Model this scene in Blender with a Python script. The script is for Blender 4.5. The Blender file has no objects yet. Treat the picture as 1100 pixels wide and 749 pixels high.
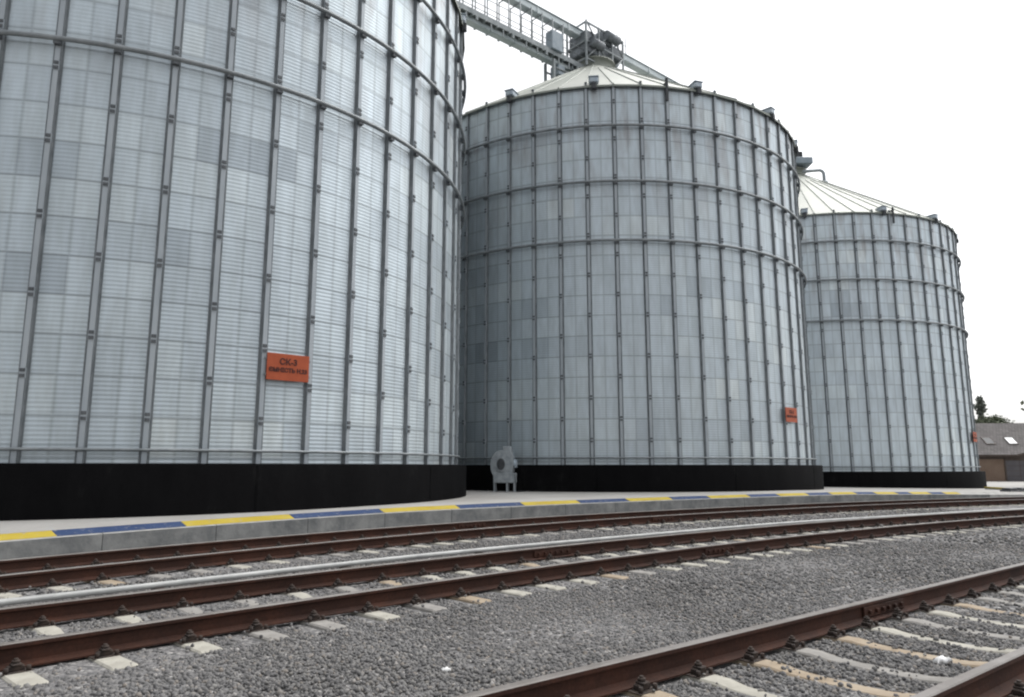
import bpy, math, random
import numpy as np
from mathutils import Vector, Matrix
random.seed(7); RNG = np.random.default_rng(11)
PI = math.pi; R = math.radians
scene = bpy.context.scene
COL = scene.collection
EYE = 1.446                       # camera height above the rail base (m)

# ------------------------------------------------------------------ materials
def nodes_of(name):
    m = bpy.data.materials.new(name); m.use_nodes = True
    nt = m.node_tree; nt.nodes.clear()
    out = nt.nodes.new('ShaderNodeOutputMaterial'); b = nt.nodes.new('ShaderNodeBsdfPrincipled')
    nt.links.new(b.outputs[0], out.inputs[0])
    return m, nt, b
def N(nt, typ, **kw):
    n = nt.nodes.new(typ)
    for k, v in kw.items():
        if k.startswith('i_'):
            key = k[2:]; n.inputs[int(key) if key.isdigit() else key].default_value = v
        else: setattr(n, k, v)
    return n
def mathn(nt, op, a, b=None, c=None):
    n = nt.nodes.new('ShaderNodeMath'); n.operation = op
    for i, v in enumerate((a, b, c)):
        if v is None: continue
        if hasattr(v, 'links') or hasattr(v, 'is_output'): nt.links.new(v, n.inputs[i])
        else: n.inputs[i].default_value = v
    return n.outputs[0]
def mix(nt, fac, a, b, mode='MIX'):
    n = nt.nodes.new('ShaderNodeMix'); n.data_type = 'RGBA'; n.blend_type = mode
    for s, v in ((n.inputs[0], fac), (n.inputs[6], a), (n.inputs[7], b)):
        if hasattr(v, 'is_output'): nt.links.new(v, s)
        elif isinstance(v, (int, float)): s.default_value = v
        else: s.default_value = (*v[:3], 1)
    return n.outputs[2]
def ramp(nt, fac, stops):
    n = nt.nodes.new('ShaderNodeValToRGB'); e = n.color_ramp.elements
    while len(e) < len(stops): e.new(0.5)
    for el, (p, c) in zip(e, stops):
        el.position = p; el.color = (*c, 1) if len(c) == 3 else c
    nt.links.new(fac, n.inputs[0]); return n.outputs[0]
def simple(name, c1, c2, scale=4.0, rough=.7, metal=0.0, detail=6, bump=0.0, bscale=None, spec=.4, stretch=None, lo=.35, hi=.65):
    m, nt, b = nodes_of(name)
    tc = N(nt, 'ShaderNodeTexCoord'); mp = N(nt, 'ShaderNodeMapping')
    nt.links.new(tc.outputs['Object'], mp.inputs[0])
    if stretch: mp.inputs['Scale'].default_value = stretch
    nz = N(nt, 'ShaderNodeTexNoise', i_Scale=scale, i_Detail=detail, i_Roughness=.65)
    nt.links.new(mp.outputs[0], nz.inputs['Vector'])
    nt.links.new(ramp(nt, nz.outputs[0], [(lo, c1), (hi, c2)]), b.inputs['Base Color'])
    b.inputs['Roughness'].default_value = rough; b.inputs['Metallic'].default_value = metal
    b.inputs['Specular IOR Level'].default_value = spec
    if bump:
        n2 = N(nt, 'ShaderNodeTexNoise', i_Scale=bscale or scale * 6, i_Detail=4)
        nt.links.new(tc.outputs['Object'], n2.inputs['Vector'])
        bp = N(nt, 'ShaderNodeBump', i_Strength=bump, i_Distance=.02)
        nt.links.new(n2.outputs[0], bp.inputs['Height']); nt.links.new(bp.outputs[0], b.inputs['Normal'])
    return m

def silo_metal():
    m, nt, b = nodes_of('corrugated_zinc')
    uv = N(nt, 'ShaderNodeUVMap'); uv.uv_map = 'UVMap'
    sp = N(nt, 'ShaderNodeSeparateXYZ'); nt.links.new(uv.outputs[0], sp.inputs[0])
    u, v = sp.outputs[0], sp.outputs[1]
    oi = N(nt, 'ShaderNodeObjectInfo')
    row = mathn(nt, 'FLOOR', v)
    sh = mathn(nt, 'MULTIPLY', mathn(nt, 'MODULO', row, 3.0), 1.0)
    us = mathn(nt, 'ADD', mathn(nt, 'ADD', u, .5), sh)
    colm = mathn(nt, 'FLOOR', mathn(nt, 'DIVIDE', us, 3.0))
    half = mathn(nt, 'FLOOR', mathn(nt, 'ADD', mathn(nt, 'MULTIPLY', u, 1.0), .5))
    def wn(a, bb, off):
        c = N(nt, 'ShaderNodeCombineXYZ'); nt.links.new(a, c.inputs[0]); nt.links.new(bb, c.inputs[1])
        nt.links.new(mathn(nt, 'ADD', mathn(nt, 'MULTIPLY', oi.outputs['Random'], 37.0), off), c.inputs[2])
        w = N(nt, 'ShaderNodeTexWhiteNoise', noise_dimensions='3D'); nt.links.new(c.outputs[0], w.inputs['Vector']); return w.outputs['Value']
    tint = wn(colm, row, 0.0); tint2 = wn(half, row, 5.0)
    t = mathn(nt, 'ADD', mathn(nt, 'MULTIPLY', tint, .65), mathn(nt, 'MULTIPLY', tint2, .35))
    base = ramp(nt, t, [(0.02, (.365, .412, .448)), (.12, (.465, .522, .560)), (.55, (.520, .582, .620)), (.85, (.560, .62, .648)), (1.0, (.62, .672, .685))])
    # soft vertical weather streaks
    cs = N(nt, 'ShaderNodeCombineXYZ'); nt.links.new(mathn(nt, 'MULTIPLY', u, 4.0), cs.inputs[0]); nt.links.new(mathn(nt, 'MULTIPLY', v, .55), cs.inputs[1])
    nt.links.new(mathn(nt, 'MULTIPLY', oi.outputs['Random'], 90.0), cs.inputs[2])
    nz = N(nt, 'ShaderNodeTexNoise', i_Scale=1.0, i_Detail=5, i_Roughness=.6); nt.links.new(cs.outputs[0], nz.inputs['Vector'])
    st = ramp(nt, nz.outputs[0], [(.36, (.83, .825, .81)), (.64, (1.05, 1.05, 1.05))])
    base = mix(nt, .65, base, st, 'MULTIPLY')
    # rusty-grey dirt that runs down under the upper wind rings
    cs2 = N(nt, 'ShaderNodeCombineXYZ'); nt.links.new(mathn(nt, 'MULTIPLY', u, 2.3), cs2.inputs[0]); nt.links.new(mathn(nt, 'MULTIPLY', v, .35), cs2.inputs[1])
    nz2 = N(nt, 'ShaderNodeTexNoise', i_Scale=1.0, i_Detail=4); nt.links.new(cs2.outputs[0], nz2.inputs['Vector'])
    hi = N(nt, 'ShaderNodeMapRange'); nt.links.new(v, hi.inputs[0]); hi.inputs[1].default_value = 9; hi.inputs[2].default_value = 17
    drt = mathn(nt, 'MULTIPLY', mathn(nt, 'MULTIPLY', hi.outputs[0], .55), ramp(nt, nz2.outputs[0], [(.48, (0, 0, 0)), (.68, (1, 1, 1))]))
    base = mix(nt, drt, base, (.25, .225, .215))
    # bolted seams: thin dark lap lines on every course and at mid bay
    def line(x, w):
        f = mathn(nt, 'ABSOLUTE', mathn(nt, 'SUBTRACT', mathn(nt, 'FRACT', x), .5))
        return mathn(nt, 'SUBTRACT', 1.0, mathn(nt, 'MINIMUM', 1.0, mathn(nt, 'DIVIDE', f, w)))
    hl = line(mathn(nt, 'ADD', v, .5), .045); vl = line(u, .045)
    seam = mathn(nt, 'MULTIPLY', mathn(nt, 'MAXIMUM', hl, mathn(nt, 'MULTIPLY', vl, .6)), .5)
    base = mix(nt, seam, base, (.12, .13, .135))
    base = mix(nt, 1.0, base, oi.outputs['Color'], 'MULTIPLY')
    nt.links.new(base, b.inputs['Base Color'])
    b.inputs['Metallic'].default_value = .72; b.inputs['Specular IOR Level'].default_value = .2
    nt.links.new(mathn(nt, 'ADD', mathn(nt, 'MULTIPLY', tint, .08), .50), b.inputs['Roughness'])
    return m

def gravel_mat(name, scale=16.0, bump=1.0, dark=1.0):
    m, nt, b = nodes_of(name)
    tc = N(nt, 'ShaderNodeTexCoord')
    vo = N(nt, 'ShaderNodeTexVoronoi', i_Scale=scale); nt.links.new(tc.outputs['Object'], vo.inputs['Vector'])
    s = N(nt, 'ShaderNodeSeparateColor'); nt.links.new(vo.outputs['Color'], s.inputs[0])
    c = ramp(nt, s.outputs[0], [(0, (.10*dark, .10*dark, .102*dark)), (.5, (.18*dark, .178*dark, .18*dark)), (.9, (.25*dark, .245*dark, .24*dark)), (1, (.38*dark, .37*dark, .36*dark))])
    nz = N(nt, 'ShaderNodeTexNoise', i_Scale=.7, i_Detail=5); nt.links.new(tc.outputs['Object'], nz.inputs['Vector'])
    c = mix(nt, .7, c, ramp(nt, nz.outputs[0], [(.3, (.80, .78, .76)), (.7, (1.1, 1.1, 1.1))]), 'MULTIPLY')
    nt.links.new(c, b.inputs['Base Color']); b.inputs['Roughness'].default_value = .95; b.inputs['Specular IOR Level'].default_value = .2
    bp = N(nt, 'ShaderNodeBump', i_Strength=bump, i_Distance=.03); bp.invert = True
    nt.links.new(vo.outputs['Distance'], bp.inputs['Height']); nt.links.new(bp.outputs[0], b.inputs['Normal'])
    return m
def stone_mat():
    m, nt, b = nodes_of('ballast_stone')
    at = N(nt, 'ShaderNodeAttribute'); at.attribute_name = 'tint'
    tc = N(nt, 'ShaderNodeTexCoord')
    nz = N(nt, 'ShaderNodeTexNoise', i_Scale=.8, i_Detail=4); nt.links.new(tc.outputs['Object'], nz.inputs['Vector'])
    c = ramp(nt, at.outputs['Fac'], [(0, (.110, .109, .111)), (.3, (.150, .148, .148)), (.62, (.180, .177, .175)), (.88, (.215, .21, .202)), (.965, (.235, .21, .185)), (1, (.36, .35, .34))])
    c = mix(nt, .7, c, ramp(nt, nz.outputs[0], [(.30, (.74, .725, .71)), (.70, (1.12, 1.12, 1.12))]), 'MULTIPLY')
    n2 = N(nt, 'ShaderNodeTexNoise', i_Scale=90, i_Detail=3); nt.links.new(tc.outputs['Object'], n2.inputs['Vector'])
    c = mix(nt, .5, c, ramp(nt, n2.outputs[0], [(.3, (.75, .75, .75)), (.7, (1.15, 1.15, 1.15))]), 'MULTIPLY')
    nt.links.new(c, b.inputs['Base Color']); b.inputs['Roughness'].default_value = .92; b.inputs['Specular IOR Level'].default_value = .25
    return m
def concrete_slab():
    m, nt, b = nodes_of('yard_concrete')
    tc = N(nt, 'ShaderNodeTexCoord')
    nz = N(nt, 'ShaderNodeTexNoise', i_Scale=.35, i_Detail=8, i_Roughness=.62); nt.links.new(tc.outputs['Object'], nz.inputs['Vector'])
    c = ramp(nt, nz.outputs[0], [(.3, (.30, .292, .275)), (.55, (.375, .367, .35)), (.75, (.42, .41, .395))])
    n2 = N(nt, 'ShaderNodeTexNoise', i_Scale=14, i_Detail=5); nt.links.new(tc.outputs['Object'], n2.inputs['Vector'])
    c = mix(nt, .6, c, ramp(nt, n2.outputs[0], [(.35, (.86, .85, .84)), (.65, (1.05, 1.05, 1.05))]), 'MULTIPLY')
    nt.links.new(c, b.inputs['Base Color']); b.inputs['Roughness'].default_value = .9; b.inputs['Specular IOR Level'].default_value = .25
    return m
def rust_mat():
    m, nt, b = nodes_of('rusty_rail_steel')
    tc = N(nt, 'ShaderNodeTexCoord')
    nz = N(nt, 'ShaderNodeTexNoise', i_Scale=1.6, i_Detail=7, i_Roughness=.7); nt.links.new(tc.outputs['Object'], nz.inputs['Vector'])
    c = ramp(nt, nz.outputs[0], [(.28, (.021, .0095, .0068)), (.5, (.038, .0150, .0092)), (.66, (.056, .0205, .0115)), (.8, (.070, .033, .020))])
    n2 = N(nt, 'ShaderNodeTexNoise', i_Scale=40, i_Detail=5); nt.links.new(tc.outputs['Object'], n2.inputs['Vector'])
    c = mix(nt, .6, c, ramp(nt, n2.outputs[0], [(.35, (.7, .7, .7)), (.65, (1.2, 1.2, 1.2))]), 'MULTIPLY')
    nt.links.new(c, b.inputs['Base Color']); b.inputs['Roughness'].default_value = .8; b.inputs['Specular IOR Level'].default_value = .25
    bp = N(nt, 'ShaderNodeBump', i_Strength=.25, i_Distance=.004); nt.links.new(n2.outputs[0], bp.inputs['Height']); nt.links.new(bp.outputs[0], b.inputs['Normal'])
    return m
def black_base():
    m, nt, b = nodes_of('bitumen_coating')
    tc = N(nt, 'ShaderNodeTexCoord'); mp = N(nt, 'ShaderNodeMapping'); nt.links.new(tc.outputs['Object'], mp.inputs[0]); mp.inputs['Scale'].default_value = (1, 1, .35)
    nz = N(nt, 'ShaderNodeTexNoise', i_Scale=1.2, i_Detail=8, i_Roughness=.7); nt.links.new(mp.outputs[0], nz.inputs['Vector'])
    c = ramp(nt, nz.outputs[0], [(.35, (.0032, .0032, .0036)), (.6, (.0050, .0050, .0054)), (.72, (.013, .013, .013))])
    nt.links.new(c, b.inputs['Base Color']); b.inputs['Roughness'].default_value = .75; b.inputs['Specular IOR Level'].default_value = .03
    n2 = N(nt, 'ShaderNodeTexNoise', i_Scale=9, i_Detail=5); nt.links.new(tc.outputs['Object'], n2.inputs['Vector'])
    bp = N(nt, 'ShaderNodeBump', i_Strength=.3, i_Distance=.03); nt.links.new(n2.outputs[0], bp.inputs['Height']); nt.links.new(bp.outputs[0], b.inputs['Normal'])
    return m
def paint(name, a, bb):
    m, nt, b = nodes_of(name)
    tc = N(nt, 'ShaderNodeTexCoord')
    n1 = N(nt, 'ShaderNodeTexNoise', i_Scale=1.8, i_Detail=7); nt.links.new(tc.outputs['Object'], n1.inputs['Vector'])
    n2 = N(nt, 'ShaderNodeTexNoise', i_Scale=9.0, i_Detail=9, i_Roughness=.75); nt.links.new(tc.outputs['Object'], n2.inputs['Vector'])
    c = ramp(nt, n1.outputs[0], [(.3, a), (.65, bb)])
    worn = ramp(nt, n2.outputs[0], [(.56, (0, 0, 0)), (.66, (.75, .75, .75))])
    nt.links.new(mix(nt, worn, c, (.27, .265, .25)), b.inputs['Base Color']); b.inputs['Roughness'].default_value = .75; b.inputs['Specular IOR Level'].default_value = .2
    return m
def tile_mat():
    m, nt, b = nodes_of('grey_roof_tiles')
    tc = N(nt, 'ShaderNodeTexCoord')
    br = N(nt, 'ShaderNodeTexBrick', i_Scale=1.0); nt.links.new(tc.outputs['Object'], br.inputs['Vector'])
    br.inputs['Brick Width'].default_value = .33; br.inputs['Row Height'].default_value = .30; br.inputs['Mortar Size'].default_value = .018
    br.inputs['Color1'].default_value = (.118, .110, .110, 1); br.inputs['Color2'].default_value = (.158, .150, .147, 1); br.inputs['Mortar'].default_value = (.06, .056, .055, 1)
    nz = N(nt, 'ShaderNodeTexNoise', i_Scale=.8, i_Detail=6); nt.links.new(tc.outputs['Object'], nz.inputs['Vector'])
    nt.links.new(mix(nt, .7, br.outputs[0], ramp(nt, nz.outputs[0], [(.3, (.8, .8, .78)), (.7, (1.12, 1.1, 1.1))]), 'MULTIPLY'), b.inputs['Base Color'])
    b.inputs['Roughness'].default_value = .85; b.inputs['Specular IOR Level'].default_value = .2
    return m
def leaf_mat(name, a, bb):
    m, nt, b = nodes_of(name)
    at = N(nt, 'ShaderNodeAttribute'); at.attribute_name = 'tint'
    nt.links.new(ramp(nt, at.outputs['Fac'], [(0, a), (1, bb)]), b.inputs['Base Color'])
    b.inputs['Roughness'].default_value = .7; b.inputs['Specular IOR Level'].default_value = .2
    return m

M = dict(
    wall=silo_metal(),
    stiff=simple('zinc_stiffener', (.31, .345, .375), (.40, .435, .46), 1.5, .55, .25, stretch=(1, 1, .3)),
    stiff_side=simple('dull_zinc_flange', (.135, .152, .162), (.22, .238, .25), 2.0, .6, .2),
    splice=simple('dark_splice_bolts', (.07, .078, .085), (.14, .15, .158), 8, .6, .3),
    ring=simple('wind_ring_tube', (.17, .19, .20), (.27, .29, .30), 3, .5, .3),
    roof=simple('pale_zinc_roof', (.235, .255, .225), (.295, .31, .275), .6, .5, .15, stretch=(1, 1, .4)),
    ribs=simple('roof_seam', (.225, .248, .22), (.28, .30, .268), 1.0, .55, .1),
    eave=simple('eave_hood_zinc', (.33, .39, .45), (.45, .50, .54), 2, .5, .2),
    dark=simple('dark_steel', (.035, .038, .042), (.075, .08, .085), 3, .6, .2),
    bitumen=black_base(),
    galv=simple('galvanized_steel', (.30, .335, .36), (.45, .48, .50), 1.2, .5, .3),
    fan=simple('weathered_fan_steel', (.22, .245, .26), (.37, .40, .42), 3.0, .6, .15, detail=9),
    conv=simple('conveyor_casing', (.40, .46, .48), (.55, .60, .61), .8, .5, .2),
    grate=simple('walkway_grating', (.20, .225, .235), (.33, .355, .365), 2.0, .6, .2),
    drive=simple('grimy_drive_housing', (.11, .122, .134), (.24, .262, .28), 2.5, .6, .2, detail=9),
    motor=simple('motor_blue_grey', (.22, .27, .31), (.33, .38, .42), 2, .5, .1),
    rust=rust_mat(),
    head=simple('worn_rail_head', (.115, .103, .094), (.18, .168, .158), 2.5, .55, .2, stretch=(1, 1, 1)),
    clip=simple('rusted_fastener', (.022, .017, .015), (.055, .038, .03), 12, .85),
    conc=simple('sleeper_concrete', (.27, .258, .222), (.40, .385, .335), 3, .92, bump=.3),
    conc2=simple('sleeper_grey_concrete', (.19, .182, .168), (.28, .268, .25), 3, .92, bump=.3),
    conc3=simple('sleeper_ochre_concrete', (.25, .195, .135), (.34, .285, .215), 2.2, .92, bump=.3),
    slab=concrete_slab(),
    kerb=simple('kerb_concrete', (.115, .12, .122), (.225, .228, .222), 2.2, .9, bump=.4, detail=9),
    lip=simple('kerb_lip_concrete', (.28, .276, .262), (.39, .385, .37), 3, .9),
    yellow=paint('yellow_road_paint', (.36, .27, .030), (.43, .335, .050)), blue=paint('blue_road_paint', (.022, .042, .105), (.034, .058, .130)),
    gravel=gravel_mat('ballast_bed', 26.0, .7, .95), dirt=gravel_mat('far_gravel', 5.0, .6, .7),
    stone=stone_mat(),
    pipe=simple('pale_pipe', (.28, .285, .28), (.40, .405, .395), 2.5, .5, .1),
    orange=simple('orange_sign_paint', (.34, .062, .018), (.41, .082, .026), 3, .55),
    ink=simple('sign_lettering', (.045, .008, .006), (.055, .010, .008), 3, .6),
    plaster=simple('brown_plaster', (.165, .115, .085), (.205, .150, .115), .7, .9),
    tile=tile_mat(),
    garage=simple('dark_garage_door', (.075, .070, .078), (.10, .094, .10), 1.0, .6),
    trim=simple('dark_brown_trim', (.05, .038, .03), (.08, .06, .05), 2, .7),
    glass=simple('dark_window_glass', (.02, .024, .03), (.035, .04, .045), 1, .35, spec=.1),
    blind=simple('white_roof_blind', (.72, .74, .76), (.80, .82, .82), 1, .5),
    bark=simple('grey_bark', (.07, .06, .05), (.13, .11, .09), 3, .95),
    leaf=leaf_mat('conifer_needles', (.11, .125, .11), (.22, .24, .205)),  # needle colour lightened to imitate bright sky glare washing out the tree
    leaf2=leaf_mat('broadleaf', (.07, .085, .055), (.15, .17, .11)),
    litter=simple('white_plastic', (.78, .78, .77), (.86, .86, .85), 6, .4),
    weed=simple('weed_leaves', (.06, .08, .03), (.12, .13, .06), 8, .8),
)

# ------------------------------------------------------------------ mesh builder
class MB:
    def __init__(s): s.v = []; s.f = []; s.m = []; s.sm = []
    def face(s, idx, m=0, smooth=False): s.f.append(tuple(idx)); s.m.append(m); s.sm.append(smooth)
    def add(s, vs): b = len(s.v); s.v.extend([tuple(x) for x in vs]); return b
    def box(s, lo, hi, m=0, X=None, bev=0.0):
        x0, y0, z0 = lo; x1, y1, z1 = hi
        if bev <= 0:
            P = [Vector(c) for c in ((x0,y0,z0),(x1,y0,z0),(x1,y1,z0),(x0,y1,z0),(x0,y0,z1),(x1,y0,z1),(x1,y1,z1),(x0,y1,z1))]
            F = [(0,3,2,1),(4,5,6,7),(0,1,5,4),(1,2,6,5),(2,3,7,6),(3,0,4,7)]
        else:                                   # chamfered vertical and horizontal edges
            e = bev; P = []
            for z, ins in ((z0, e), (z0+e, 0), (z1-e, 0), (z1, e)):
                a0, a1, b0, b1 = x0+ins, x1-ins, y0+ins, y1-ins
                P += [Vector(c) for c in ((a0+e,b0,z),(a1-e,b0,z),(a1,b0+e,z),(a1,b1-e,z),(a1-e,b1,z),(a0+e,b1,z),(a0,b1-e,z),(a0,b0+e,z))]
            F = [tuple(range(7,-1,-1)), tuple(range(24,32))]
            for r in range(3):
                for k in range(8): F.append((r*8+k, r*8+(k+1)%8, r*8+8+(k+1)%8, r*8+8+k))
        if X is not None: P = [X @ p for p in P]
        b = s.add(P)
        for f in F: s.face([b+i for i in f], m)
    def tube(s, pts, r, n=8, m=0, caps=True, r2=None):
        pts = [Vector(p) for p in pts]; b = len(s.v); L = len(pts)
        for i, p in enumerate(pts):
            t = (pts[min(i+1, L-1)] - pts[max(i-1, 0)]).normalized()
            a = Vector((0,0,1)) if abs(t.z) < .9 else Vector((1,0,0))
            x = t.cross(a).normalized(); y = x.cross(t)
            rr = r if r2 is None else r + (r2-r)*i/(L-1)
            for k in range(n):
                q = 2*PI*k/n; s.v.append(tuple(p + x*rr*math.cos(q) + y*rr*math.sin(q)))
        for i in range(L-1):
            for k in range(n):
                s.face((b+i*n+k, b+i*n+(k+1)%n, b+(i+1)*n+(k+1)%n, b+(i+1)*n+k), m, True)
        if caps:
            s.face([b+k for k in range(n)][::-1], m); s.face([b+(L-1)*n+k for k in range(n)], m)
    def lathe(s, prof, n=48, m=0, a0=0, a1=2*PI, smooth=True, mats=None):
        full = abs(a1-a0-2*PI) < 1e-6; c = n if full else n+1; b = len(s.v)
        for (r, z) in prof:
            for k in range(c):
                a = a0+(a1-a0)*k/n; s.v.append((r*math.cos(a), r*math.sin(a), z))
        for i in range(len(prof)-1):
            for k in range(n):
                k2 = (k+1) % c
                s.face((b+i*c+k, b+i*c+k2, b+(i+1)*c+k2, b+(i+1)*c+k), mats[i] if mats else m, smooth)
    def sweep(s, path, prof, mats=None, closed=False, smooth=False, caps=True):
        """profile points (offset, height) carried along a plan path of (point, normal)"""
        b = len(s.v); n = len(prof)
        for (p, nn) in path:
            for (o, z) in prof: s.v.append((p[0]+nn[0]*o, p[1]+nn[1]*o, p[2]+z))
        rng = n if closed else n-1
        for i in range(len(path)-1):
            for k in range(rng):
                s.face((b+i*n+k, b+(i+1)*n+k, b+(i+1)*n+(k+1)%n, b+i*n+(k+1)%n), mats[k] if mats else 0, smooth)
        if closed and caps:
            s.face([b+k for k in range(n)], 0); s.face([b+(len(path)-1)*n+k for k in range(n)][::-1], 0)
    def mesh(s, name, mats):
        me = bpy.data.meshes.new(name); me.from_pydata(s.v, [], s.f)
        for m in (mats if isinstance(mats, (list, tuple)) else [mats]): me.materials.append(m)
        me.polygons.foreach_set('material_index', s.m); me.polygons.foreach_set('use_smooth', s.sm)
        me.update(); return me
    def build(s, name, mats, parent=None): return link(name, s.mesh(name, mats), parent)
def link(name, me, parent=None):
    o = bpy.data.objects.new(name, me); COL.objects.link(o)
    if parent: o.parent = parent
    return o
def empty(name, loc=(0,0,0), rz=0.0):
    o = bpy.data.objects.new(name, None); COL.objects.link(o); o.location = loc; o.rotation_euler = (0,0,rz); o.empty_display_size = .2; return o
def tag(o, label=None, cat=None, group=None, kind=None):
    if label: o['label'] = label
    if cat: o['category'] = cat
    if group: o['group'] = group
    if kind: o['kind'] = kind
    return o
def struct(o): o['kind'] = 'structure'; return o
def recalc(me):
    import bmesh
    bm = bmesh.new(); bm.from_mesh(me); bmesh.ops.recalc_face_normals(bm, faces=bm.faces); bm.to_mesh(me); bm.free()

# ------------------------------------------------------------------ plan: track frame
HD = R(38.0); TX = (math.cos(HD), math.sin(HD)); NX = (-math.sin(HD), math.cos(HD))
def at(t, n, z=0.0): return Vector((t*TX[0]+n*NX[0], t*TX[1]+n*NX[1], z))
def n_mid(t):
    if t < -6: return n_mid(-6) + (t+6)*.2546
    if t > 27: return n_mid(27) - (t-27)*.1876
    return 8.5 - .0067*(t-13)**2
def n_far(t):
    if t < -6: return n_far(-6) + (t+6)*.42
    if t > 37: return n_far(37) - (t-37)*.279
    return 13.8 - (.0116 if t < 14.5 else .0062)*(t-14.5)**2
def n_near(t):
    b = 2.74 + .012*t
    if t > 11:
        d = min(t-11, 15); b -= .0067*d*d + max(0, t-26)*.20
    return b
def n_kerb(t): return n_far(t) + KOFF
KOFF = 2.65
def z_plat(t): return EYE - 1.01 - .0157*max(0.0, min(t, 62)-29.3) - .008*min(15.0, max(0.0, 9-t))
def frame(fn, t, off=0.0):
    e = .02; d = at(t+e, fn(t+e)) - at(t-e, fn(t-e)); d.normalize(); nn = Vector((-d.y, d.x, 0))
    return at(t, fn(t)) + nn*off, d, nn
def path(fn, t0, t1, off=0.0, step=.5, z=0.0):
    out = []; k = max(2, int((t1-t0)/step)+1)
    for i in range(k):
        t = t0+(t1-t0)*i/(k-1); p, d, nn = frame(fn, t, off)
        zz = z(t) if callable(z) else z
        out.append((Vector((p.x, p.y, zz)), nn))
    return out

# ------------------------------------------------------------------ world, sun, camera
w = bpy.data.worlds.new('World'); scene.world = w; w.use_nodes = True
nt = w.node_tree; nt.nodes.clear()
sky = N(nt, 'ShaderNodeTexSky', sky_type='NISHITA', sun_disc=False)
SUN_EL = R(60); SUN_AZ = (.80, .60)
sky.sun_elevation = SUN_EL; sky.sun_rotation = math.atan2(SUN_AZ[0], SUN_AZ[1]); sky.dust_density = 4.0; sky.air_density = 1.0; sky.ozone_density = 1.0
hs = N(nt, 'ShaderNodeHueSaturation'); hs.inputs['Saturation'].default_value = .12; nt.links.new(sky.outputs[0], hs.inputs['Color'])
bg = N(nt, 'ShaderNodeBackground'); bg.inputs['Strength'].default_value = .15; nt.links.new(hs.outputs[0], bg.inputs[0])
wo = N(nt, 'ShaderNodeOutputWorld'); nt.links.new(bg.outputs[0], wo.inputs[0])
sl = bpy.data.lights.new('sun', 'SUN'); sl.energy = .5; sl.angle = R(50); sl.color = (1, .965, .92)
so = bpy.data.objects.new('sun', sl); COL.objects.link(so)
sd = Vector((SUN_AZ[0]*math.cos(SUN_EL), SUN_AZ[1]*math.cos(SUN_EL), math.sin(SUN_EL)))
so.rotation_euler = sd.to_track_quat('Z', 'Y').to_euler()
cam = bpy.data.cameras.new('camera'); co = bpy.data.objects.new('camera', cam); COL.objects.link(co); scene.camera = co
cam.sensor_width = 36; cam.sensor_fit = 'HORIZONTAL'; cam.lens = 36*778.43/1100; cam.clip_start = .05; cam.clip_end = 5000
co.location = (0, 0, EYE); co.rotation_euler = (R(90+9.275), 0, 0)
scene.view_settings.view_transform = 'Standard'; scene.view_settings.look = 'None'
scene.view_settings.gamma = 1; scene.view_settings.use_curve_mapping = False; scene.view_settings.exposure = 0.9
scene.cycles.filter_width = 2.2

# ------------------------------------------------------------------ ground, platform slab
b = MB(); b.add([(-1500,-1500,-.30),(1500,-1500,-.30),(1500,1500,-.30),(-1500,1500,-.30)]); b.face((0,1,2,3))
g = struct(b.build('ground', M['dirt'])); g.location.z = -.0
g.data.vertices[0].co.z = g.data.vertices[1].co.z = g.data.vertices[2].co.z = g.data.vertices[3].co.z = -.22
# ballast bed: a gently uneven sheet under all three tracks
b = MB(); TS = np.arange(-12, 62.1, .5); nn_ = 40
for t in TS:
    hi = n_far(t)+2.72
    for k in range(nn_+1):
        n = -3.5 + (hi+3.5)*k/nn_
        z = -.030 + .006*math.sin(n*2.1+t*.7) + .005*math.sin(t*1.3-n*.9)
        if n < -2: z -= (-2-n)*.09
        p = at(t, n, z); b.v.append(tuple(p))
for i in range(len(TS)-1):
    for k in range(nn_): q = i*(nn_+1)+k; b.face((q, q+nn_+1, q+nn_+2, q+1), 0, True)
bed = struct(b.build('ballast', M['gravel'])); recalc(bed.data)
KOFF = 2.65
b = MB(); TS = np.arange(-30, 100.1, 1.0); NS = [0, 2, 5, 10, 20, 40, 70, 110]
for t in TS:
    tt = max(t, -6)
    p0, d, n0 = frame(n_kerb, t, .305)
    for a in NS:
        p = p0 + Vector((NX[0], NX[1], 0))*a; b.v.append((p.x, p.y, z_plat(t)))
for i in range(len(TS)-1):
    for k in range(len(NS)-1): q = i*len(NS)+k; b.face((q, q+len(NS), q+len(NS)+1, q+1))
plat = struct(b.build('pavement', M['slab'])); recalc(plat.data)
# yard beyond the far end of the tracks
b = MB(); z1 = z_plat(70)+.012
b.add([at(56,-60,z1-.004),at(230,-60,z1-.004),at(230,140,z1-.004),at(56,140,z1-.004)])
# ------------------------------------------------------------------ painted kerb
def kz(t): return z_plat(t)
kroot = empty('painted_kerb', at(10, n_far(10)+KOFF, 0))
inv = Matrix.Translation(-kroot.location)
def under(o, root):                    # keep world placement of a mesh written in world coordinates
    o.parent = root; o.matrix_parent_inverse = root.matrix_basis.inverted() if False else Matrix.Translation(-root.location)
    return o
T_END = 37.77
KS = [-8 + 2.08*k for k in range(22)] + [T_END]
for ta, tb in zip(KS[:-1], KS[1:]):
    b = MB(); b.sweep(path(n_kerb, ta+.006, tb-.006, 0, .35, kz), [(.10,-.60),(0,-.60),(0,-.103),(.012,-.092),(.05,-.090),(.30,-.004),(.38,-.004),(.38,-.60)], [0,0,1,1,1,1,0,0], closed=True)
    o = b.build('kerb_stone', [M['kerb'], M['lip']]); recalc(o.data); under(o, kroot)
tag(kroot, 'concrete platform kerb painted in alternating yellow and blue stretches', 'kerb')
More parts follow.
